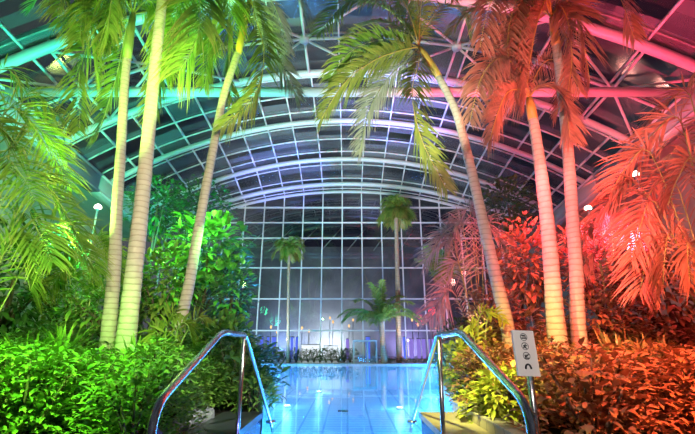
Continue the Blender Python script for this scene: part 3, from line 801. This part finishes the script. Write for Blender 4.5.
T('yellow-green shrub spilling down onto the beige planter coping', 492, 410, 30, 24, 4.6, 620, .10, .055, 'leafyellow', 'variegated_shrub', 'shrub')
T('bright shrub between the curved palm base and the pool', 474, 345, 24, 18, 7.4, 520, .11, .06, 'leafyellow', 'variegated_shrub', 'shrub')
T('wide yellow-green shrub filling the beige planter nearest the stair', 505, 395, 26, 24, 4.2, 560, .10, .055, 'leafyellow', 'variegated_shrub', 'shrub')
# small shrubs: prototypes with foliage and stems, copied
def shrub_proto(name, label, cat, group, n, rad, h, L, W, ma):
    t = thing(name, label, cat, (0, 0, 0), 0, group)
    m = MB()
    for i in range(n):
        a = R.uniform(0, 6.283); q = R.random() ** .6; zz = R.uniform(.15, 1)
        rr = rad * q * math.sqrt(max(.05, 1 - (zz - .25) ** 2 * .9))
        p = V((math.cos(a) * rr, math.sin(a) * rr, h * zz * (1 - .25 * q)))
        d = V((math.cos(a + R.uniform(-.9, .9)), math.sin(a + R.uniform(-.9, .9)), R.uniform(-.1, 1.0)))
        k = R.uniform(.7, 1.25)
        m.leaf(p, d, V((R.uniform(-.4, .4), R.uniform(-.4, .4), 1)), L * k, W * k, R.uniform(.2, .8), 3, .16, .8)
    f = m.build('foliage', M[ma], t)
    m = MB()
    for k in range(6):
        a = k * 1.05
        m.tube([(0, 0, -.05), (math.cos(a) * rad * .3, math.sin(a) * rad * .3, h * .4), (math.cos(a) * rad * .6, math.sin(a) * rad * .6, h * .8)], [.012, .009, .005], 5)
    s = m.build('stems' if False else 'stem', M['bark'], t)
    return t, [f, s]
def edge(pts, y):
    for (xa, ya), (xb, yb) in zip(pts, pts[1:]):
        if y <= yb: return xa + (xb - xa) * max(0, y - ya) / (yb - ya)
    return pts[-1][0]
used = {}
def scatter(protos, spots):
    for i, (x, y, sc_) in enumerate(spots):
        t, kids = protos[i % len(protos)]
        if id(t) not in used:
            used[id(t)] = 1; t.location = (x, y, G); t.rotation_euler = (0, 0, R.uniform(0, 6)); t.scale = (sc_,) * 3
        else: dup(t, kids, (x, y, G), R.uniform(0, 6), sc_)
def grid(x0f, x1f, y0, y1, step, smin, smax):
    out = []; y = y0
    while y < y1:
        x = x0f(y)
        while x < x1f(y):
            out.append((x + R.uniform(-.15, .15), y + R.uniform(-.15, .15), R.uniform(smin, smax))); x += step
        y += step * .9
    return out
GL = 'glossy green shrubs of the left bed'
lab = 'low glossy-leaved green shrub in the thick carpet in front of the ringed palm trunks'
pl = [shrub_proto('glossy_shrub', lab, 'shrub', GL, 900, .5, .78, .082, .037, 'leaf') for _ in range(3)]
scatter(pl, grid(lambda y: -.92 * y - .4, lambda y: edge(LB, y) - .55, 3.3, 7.2, .58, .85, 1.2))
GL2 = 'green shrubs deeper in the left bed'
lab = 'broad-leaved green shrub standing behind the ringed palm trunks'
pl = [shrub_proto('broadleaf_shrub', lab, 'shrub', GL2, 420, .65, 1.2, .19, .075, 'leafbig') for _ in range(2)]
scatter(pl, grid(lambda y: -.9 * y - .3, lambda y: edge(LB, y) - .6, 7.6, 11.5, .95, .8, 1.25))
GL3 = 'dark shrubs along the far pool edge, green side'
pl = [shrub_proto('overhanging_plant', 'small leafy plant drooping over the dark pool kerb by the handrail', 'plant', 'small plants drooping over the kerb', 240, .36, .5, .15, .045, 'leaf')]
scatter(pl, [(edge(LB, y) - .12, y, .85) for y in (5.35, 5.75, 6.2, 6.7, 7.3)] + [(-1.85, 5.3, 1), (-1.95, 4.7, 1.1), (-2.1, 4.1, 1)])
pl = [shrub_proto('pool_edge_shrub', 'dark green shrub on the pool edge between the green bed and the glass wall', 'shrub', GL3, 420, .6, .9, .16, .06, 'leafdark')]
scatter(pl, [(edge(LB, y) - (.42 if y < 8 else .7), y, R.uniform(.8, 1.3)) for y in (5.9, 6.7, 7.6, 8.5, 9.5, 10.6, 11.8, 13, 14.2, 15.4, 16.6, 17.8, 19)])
GR = 'red-tinted shrubs of the right bed'
lab = 'low red-tinted leafy shrub in the thick red-lit carpet past the sign'
pr = [shrub_proto('red_lit_shrub', lab, 'shrub', GR, 820, .5, .74, .09, .044, 'leafredlit') for _ in range(3)]
scatter(pr, [q for q in grid(lambda y: max(edge(RB, y) + .6, 2.0), lambda y: .92 * y + .4, 3.4, 7.2, .58, .85, 1.2)])
GR2 = 'dark red-lit shrubs deeper in the right bed'
lab = 'dark broad-leaved shrub standing behind the red-lit palm trunks'
pr = [shrub_proto('broadleaf_shrub', lab, 'shrub', GR2, 420, .65, 1.2, .19, .075, 'leafredlitdark') for _ in range(2)]
scatter(pr, grid(lambda y: edge(RB, y) + .9, lambda y: .9 * y + .3, 7.6, 11.5, .95, .8, 1.25))
GR3 = 'dark shrubs along the far pool edge, red side'
pl = [shrub_proto('pool_edge_shrub', 'dark shrub on the pool edge between the red bed and the glass wall', 'shrub', GR3, 420, .6, .9, .16, .06, 'leafdark')]
scatter(pl, [(edge(RB, y) + .5, y, R.uniform(.8, 1.2)) for y in (8.6, 9.8, 11, 12.2, 13.4, 14.6, 16, 17.5, 19)])
# hedge row before the glass wall
GH = 'low hedge plants before the glass wall'
pl = [shrub_proto('hedge_plant', 'low dark plant in the hedge row at the foot of the glass wall', 'shrub', GH, 130, .36, .62, .2, .045, 'leafdark') for _ in range(2)]
G0 = G; G = .06
scatter(pl, [(A(u, 358, 21.6).x, 21.6 + R.uniform(-.2, .2), R.uniform(.95, 1.3)) for u in range(248, 352, 6)])
GP = 'little plants around the short palm'
pl = [shrub_proto('ground_plant', 'tiny low plant by the foot of the short palm and tall distant palm', 'plant', GP, 80, .3, .25, .16, .04, 'leafdark')]
scatter(pl, [(A(u, 358, 20.9).x, 20.9 + R.uniform(-.2, .2), R.uniform(.8, 1.1)) for u in (376, 390, 398, 406, 414, 422, 430)])
G = G0

# sword-leaved rosettes
def rosette(label, x, y, z, n, L, W, ma, el=(25, 85), name='sword_leaf_plant', lean=.35):
    t = thing(name, label, 'plant', (x, y, G), 0)
    for k in range(n):
        a = k * 2.4 + R.uniform(-.3, .3); e = math.radians(el[0] + (el[1] - el[0]) * (k / n) + R.uniform(-8, 8))
        d = V((math.cos(a) * math.cos(e), math.sin(a) * math.cos(e), math.sin(e)))
        m = MB(); m.leaf(V((math.cos(a) * .03, math.sin(a) * .03, z)), d, V((0, 0, 1)) if e < 1.2 else V((math.cos(a), math.sin(a), 1)), L * R.uniform(.8, 1.1), W, lean * R.uniform(.5, 1.4), 6, .3, .5)
        m.build('blade', M[ma], t)
    m = MB(); m.tube([(0, 0, -.03), (0, 0, z + .05)], .05, 8); m.build('stem', M['bark'], t)
    return t
for (u, v, Y, ll, lb) in ((622, 372, 5.2, .95, 'tall red-tinted sword-leaved plant nearest the red-lit trunks'), (650, 378, 4.9, .8, 'red-tinted sword-leaved plant with arching blades in the middle of its row'), (682, 385, 5.0, .85, 'red-tinted sword-leaved plant at the outer end of its row')):
    p = A(u, v, Y); rosette(lb, p.x, Y, max(.05, p.z - G - .1), 20, ll, .075, 'leafredlitdark')
for (u, v, Y, ll, lb) in ((28, 372, 5.0, .8, 'green sword-leaved plant at the outer end of the green bed'), (62, 355, 5.6, .8, 'green sword-leaved plant poking up between the glossy shrubs'), (136, 360, 5.4, .6, 'small upright sword-leaved plant at the foot of the stoutest trunk')):
    p = A(u, v, Y); rosette(lb, p.x, Y, max(.05, p.z - G - .1), 18, ll, .06, 'leaf', (35, 88))

# fern with yellow ribs by the rail, young frond on the right
b = A(165, 372, 6.3); b.z = G
hero_clump('fern with golden ribbed fronds standing behind the handrail', b, [(176, 315, 0, 166, 330), (192, 340, 0, 180, 325), (150, 345, 0, 158, 335), (205, 322, .2, 188, 330)], 6.3, .22, 'frondgold', .05, .3, 16)
b = A(478, 350, 6.8); b.z = G
hero_clump('upright yellowish fern shoot rising from the variegated shrub', b, [(490, 315, 0, 478, 322), (505, 322, .2, 488, 318), (470, 330, 0, 474, 335)], 6.8, .16, 'leafyellow', .05, .3, 14)

# ------------------------------------------------------------------ small built things by the far end
def cubicle():
    b = A(365, 359, 20.7)
    t = thing('glass_cubicle', 'small glass cubicle with metal frame beside the short palm', 'cubicle', (b.x, 20.7, .06))
    w, h, d = .55, 1.0, .4
    for sx in (-w, 0.12, w):
        for sy in (-d, d):
            m = MB(); m.box((sx - .025, sy - .025, 0), (sx + .025, sy + .025, h)); m.build('post', M['white_steel'], t, False)
    m = MB(); m.box((-w - .03, -d - .03, h), (w + .03, d + .03, h + .06)); m.build('top_frame', M['white_steel'], t, False)
    for a, b2 in (((-w, -d), (.12, -d)), ((.12, -d), (w, -d)), ((-w, -d), (-w, d)), ((w, -d), (w, d))):
        m = MB(); m.add([V((a[0], a[1], .04)), V((b2[0], b2[1], .04)), V((b2[0], b2[1], h)), V((a[0], a[1], h))], [(0, 1, 2, 3)]); m.build('glass_panel', M['boxglass'], t, False)
cubicle()
# gallery lamps on posts
def post_lamp(u, v, Y, vb, label, col, power):
    p = A(u, v, Y)
    t = thing('gallery_lamp', label, 'lamp', (p.x, Y, G))
    h = p.z - G
    m = MB(); m.tube([(0, 0, 0), (0, 0, h - .12)], [.04, .03], 10); m.build('pole', M['fascia'], t)
    m = MB(); m.tube([(0, 0, h - .14), (0, 0, h - .08)], [.04, .08], 12); m.build('collar', M['housing'], t)
    m = MB(); m.tube([(0, 0, h - .08), (0, 0, h - .03), (0, 0, h + .04), (0, 0, h + .1)], [.07, .12, .11, .04], 14); m.build('globe', M['lampwhite'], t)
    L = bpy.data.lights.new('lamp_glow', 'POINT'); L.energy = power; L.color = col; L.shadow_soft_size = .2
    lo = bpy.data.objects.new('lamp_glow', L); COL.objects.link(lo); lo.location = (p.x, Y - .05, p.z + .28); lo['kind'] = 'helper'
post_lamp(98, 207, 13.0, 240, 'glowing globe lamp on a pole before the pale gallery wall', (.75, 1, .22), 110)
post_lamp(636, 174, 12.5, 240, 'higher glowing lamp on a pole behind the red-lit fronds', (1, .35, .28), 50)
post_lamp(588, 208, 13.5, 240, 'lower glowing lamp on a pole near the red-lit trunks', (1, .35, .28), 50)

# lounge seen through the glass wall
m = MB(); m.box((-14, 23.3, -.2), (14, 34, .04)); struct(m.build('lounge_floor', M['darkfloor'], None, False))
m = MB(); m.box((-14, 33.8, 0), (14, 34.1, 9)); struct(m.build('wall_back', M['dark'], None, False))
def lit(name, label, cat, u0, u1, v0, v1, Y, mat, grp=None, dep=.15):
    a, b = A(u0, v1, Y), A(u1, v0, Y)
    zb = max(.04, a.z) if v1 < 352 else .04
    t = thing(name, label, cat, ((a.x + b.x) / 2, Y, zb), 0, grp); w = (b.x - a.x) / 2
    m = MB(); m.box((-w, 0, .05), (w, dep, b.z - zb)); m.build('lit_face', M[mat], t, False)
    m = MB(); m.box((-w - .04, -.02, 0), (w + .04, dep + .03, .05)); m.build('plinth', M['darkfloor'], t, False)
    m = MB(); m.box((-w - .04, -.02, b.z - zb), (w + .04, dep + .03, b.z - zb + .05)); m.build('cap', M['darkfloor'], t, False)
gb = 'blue lit columns behind the glass'
for i, (a, b) in enumerate(((254, 257), (259, 263), (266, 269), (271, 276), (290, 293), (295, 298), (366, 370), (404, 407))):
    lit('lit_column', 'slim blue glowing column behind the glass wall', 'column', a, b, 337, 358, 26, 'bluescreen', gb)
gv = 'violet lit columns behind the glass'
for i, (a, b) in enumerate(((346, 349), (418, 420), (423, 425), (428, 430), (433, 435), (410, 413))):
    lit('lit_column', 'slim violet glowing column behind the glass wall', 'column', a, b, 339, 356, 26.5, 'violetscreen', gv)
lit('bar_counter', 'white glowing bar counter behind the glass, widest of the two', 'counter', 301, 320, 345, 358, 25.5, 'whitescreen', None, .6)
lit('bar_counter', 'white glowing bar counter behind the glass, narrower of the two', 'counter', 324, 338, 346, 358, 25.8, 'whitescreen', None, .6)
gw = 'warm lamps behind the glass'
for (u, v, Y) in ((271, 327, 27), (277, 332, 28), (302, 328, 27), (309, 331, 28), (330, 318, 29), (333, 322, 28), (349, 326, 27), (353, 320, 29), (412, 320, 28), (418, 325, 27), (432, 322, 28), (436, 328, 27)):
    p = A(u, v, Y); t = thing('lantern', 'small warm glowing lantern on a pole behind the glass wall', 'lantern', p, 0, gw)
    m = MB(); m.tube([(0, 0, -.1), (0, 0, 0), (0, 0, .1)], [.03, .07, .03], 8); m.build('glow', M['warmlamp'], t)
    m = MB(); m.tube([(0, 0, .04 - p.z), (0, 0, -.1)], .02, 6); m.build('pole', M['black'], t)

# ------------------------------------------------------------------ light
def area(name, loc, target, col, power, size, shape='DISK'):
    L = bpy.data.lights.new(name, 'AREA'); L.energy = power; L.color = col; L.size = size; L.shape = shape
    o = bpy.data.objects.new(name, L); COL.objects.link(o); o.location = loc; o['kind'] = 'helper'
    o.rotation_euler = (V(target) - V(loc)).to_track_quat('-Z', 'Y').to_euler(); return o
def spot(name, loc, target, col, power, ang=70, size=.3):
    L = bpy.data.lights.new(name, 'SPOT'); L.energy = power; L.color = col; L.spot_size = math.radians(ang); L.spot_blend = .6; L.shadow_soft_size = size
    o = bpy.data.objects.new(name, L); COL.objects.link(o); o.location = loc; o['kind'] = 'helper'
    o.rotation_euler = (V(target) - V(loc)).to_track_quat('-Z', 'Y').to_euler(); return o
GREEN, RED = (.32, 1.0, .09), (1.0, .075, .085)
spot('green_flood', (-1.6, .6, 3.4), (-4.0, 4.3, .1), (.34, 1, .10), 3800, 60, .05)
spot('green_flood', (-5.6, 3.4, 4.6), (-6.0, 5.8, .4), GREEN, 420, 90, .05)
spot('green_flood', (-3.7, 9.2, 4.9), (-5.4, 12.2, 1.5), (.2, 1, .12), 1900, 110, .05)
spot('green_flood', (-2.3, 7.6, 3.2), (-3.6, 10.3, 2.2), (.2, 1, .14), 420, 90, .05)
spot('green_flood', (-8.8, 6.5, 7.0), (-4.8, 11.5, 1.5), (.45, 1, .10), 2000, 60, .05)
spot('green_uplight', (-5.3, 6.9, 1.6), (-4.3, 7.3, 8.0), (.45, 1, .12), 3400, 54, .05)
spot('green_uplight', (-4.0, 5.0, 2.4), (-4.7, 6.9, 7.8), (.5, 1, .15), 2200, 56, .05)
spot('green_uplight', (-2.2, 5.6, 2.6), (-3.4, 7.4, 9.0), (.50, 1, .14), 2600, 44, .05)
spot('teal_uplight', (-6.5, 9.0, 3.0), (-7.5, 14.5, 10.5), (.05, 1, .62), 6000, 120, .5)
spot('teal_uplight', (-8.0, 7.0, 4.0), (-9.0, 11, 9.5), (.05, 1, .40), 800, 130, .4)
spot('white_flood', (.4, -1.5, 3.2), (-4.2, 7.0, 4.2), (1.0, .88, .58), 4600, 44, .05)
spot('red_flood', (2.0, .6, 3.4), (4.4, 4.5, .1), (1, .17, .08), 4400, 70, .05)
spot('red_flood', (5.6, 3.4, 4.6), (6.2, 5.8, .4), RED, 320, 90, .05)
spot('red_flood', (4.2, 9.2, 4.9), (5.7, 12.2, 1.5), RED, 1900, 110, .05)
spot('red_flood', (2.4, 5.0, 3.6), (5.8, 8.4, 1.7), RED, 1100, 76, .05)
spot('red_uplight', (3.4, 2.4, 1.4), (4.3, 7.0, 6.6), (1, .12, .10), 3300, 50, .05)
spot('red_uplight', (5.4, 6.9, 1.6), (4.6, 7.2, 7.5), RED, 800, 56, .05)
spot('red_uplight', (6.5, 9.0, 3.0), (7.0, 14.5, 10.5), (1, .05, .13), 7000, 120, .5)
spot('red_uplight', (8.0, 7.0, 4.0), (9.0, 11, 9.5), (1, .05, .09), 1000, 130, .4)
spot('white_flood', (-.4, -1.5, 3.2), (4.0, 7.0, 4.2), (1.0, .50, .46), 3000, 40, .05)
spot('gallery_wall_fill', (-11.8, 11.0, 3.6), (-14.6, 13.2, 4.4), (.78, 1, .24), 700, 84, .3)  # unseen spots added to brighten the gallery walls
spot('gallery_wall_fill', (11.8, 11.0, 3.6), (14.6, 13.2, 4.4), (1, .34, .30), 300, 84, .3)
spot('step_light', (-.3, 2.7, .0), (-1.4, 4.3, .15), (.22, .24, 1), 40, 80, .03)
spot('crown_light', (.3, 4.0, 1.6), (1.0, 7.0, 6.6), (.85, 1, .70), 2700, 50, .05)
spot('roof_flood', (0, 8.5, 2.6), (0, 17, 10), (.9, .95, 1.0), 3000, 62, .03)
spot('roof_flood', (0, 8.6, 4.0), (0, 12.4, 11.5), (.9, .95, 1.0), 600, 80, .03)
spot('roof_flood', (0, 15, 1.0), (0, 19.5, 10), (.9, .93, 1.0), 1500, 96, .03)
spot('blue_reflection_fill', (1.0, 11, 1.0), (2.2, 15.5, 10.6), (.10, .13, 1.0), 15000, 32, .03)  # added spots imitating the pool's blue reflections in the roof panes
spot('blue_reflection_fill', (-1.0, 15, 1.0), (-3.6, 20.5, 9.8), (.10, .13, 1.0), 10000, 32, .03)
spot('planter_light', (.2, 3.0, 2.8), (1.9, 5.6, .5), (.95, 1, .30), 1300, 60, .06)
spot('bed_light', (-.1, 3.0, 2.4), (-1.7, 5.6, .5), (.9, 1, .75), 420, 60, .06)
spot('palm_uplight', (3.8, 15.9, .5), (4.0, 16.6, 3), (1, .72, .2), 120, 60, .03)
spot('clump_fill', (3.0, 9.6, 1.4), (4.3, 12.6, 3.4), (1, .74, .72), 420, 80, .05)  # added fill that brightens the grey palm clump
spot('sign_fill', (.5, .6, 2.4), (1.42, 3.2, .75), (1.0, .88, .8), 240, 30, .05)  # added fill, no lamp there; whitens the sign board
spot('facade_light', (-4, 18.5, 1.2), (-3, 23, 5), (.8, .86, 1.0), 480, 120, .03)
spot('facade_light', (4, 18.5, 1.2), (3, 23, 5), (.8, .86, 1.0), 480, 120, .03)
spot('palm_uplight', (1.75, 19.6, .3), (1.85, 20.5, 2.4), (1, .62, .15), 60, 60, .03)
spot('palm_uplight', (2.6, 20.4, .3), (2.75, 21.2, 4.4), (1, .62, .2), 180, 50, .03)
# unseen spots added behind the glass; their glow stands in for mist
spot('mist_fill', (-5.0, 32.3, .4), (-5.2, 33.8, 1.6), (.3, .45, 1), 800, 160)
spot('mist_fill', (-1.6, 32.0, .3), (-1.6, 33.8, 1.4), (.8, .88, 1), 2000, 160)
spot('mist_fill', (4.8, 32.3, .4), (4.9, 33.8, 1.6), (.5, .4, 1), 800, 160)
spot('mist_fill', (0, 26, 3), (0, 33.8, 7.5), (.75, .85, 1), 160, 140)
# pool wall lamps along both kerbs, under the water
for pts, sgn in ((LB, 1), (RB, -1)):
    y = 5.6
    while y < 19.5:
        L = bpy.data.lights.new('pool_wall_glow', 'POINT'); L.energy = 32 + 10 * (y - 5); L.color = (.035, .32, 1.0); L.shadow_soft_size = .1
        o = bpy.data.objects.new('pool_wall_glow', L); COL.objects.link(o); o.location = (edge(pts, y) + sgn * .35, y, -.3); o['kind'] = 'helper'
        y += 1.7

w = bpy.data.worlds.new('night_sky'); sc.world = w; w.use_nodes = True
nt = w.node_tree; bg = nt.nodes['Background']
tc = N(nt, 'ShaderNodeTexCoord'); no = N(nt, 'ShaderNodeTexNoise', Scale=3.0, Detail=5.0)
nt.links.new(tc.outputs['Generated'], no.inputs['Vector'])
rp = N(nt, 'ShaderNodeValToRGB'); rp.color_ramp.elements[0].position = .42; rp.color_ramp.elements[1].position = .68
nt.links.new(no.outputs['Fac'], rp.inputs[0])
c = mixc(nt, rp.outputs[0], (.012, .014, .03), (.17, .18, .21))
nt.links.new(c, bg.inputs[0]); bg.inputs[1].default_value = .55

# ------------------------------------------------------------------ camera and view
cam = bpy.data.cameras.new('camera'); cam.sensor_width = 36; cam.lens = F / 695 * 36; cam.clip_end = 200
co = bpy.data.objects.new('camera', cam); COL.objects.link(co); co.location = (0, 0, EYE); co.rotation_euler = (math.pi / 2 + PITCH, 0, 0)
sc.camera = co
vs = sc.view_settings; vs.view_transform = 'Standard'; vs.look = 'None'; vs.exposure = 0.0; vs.gamma = 1.0; vs.use_curve_mapping = False
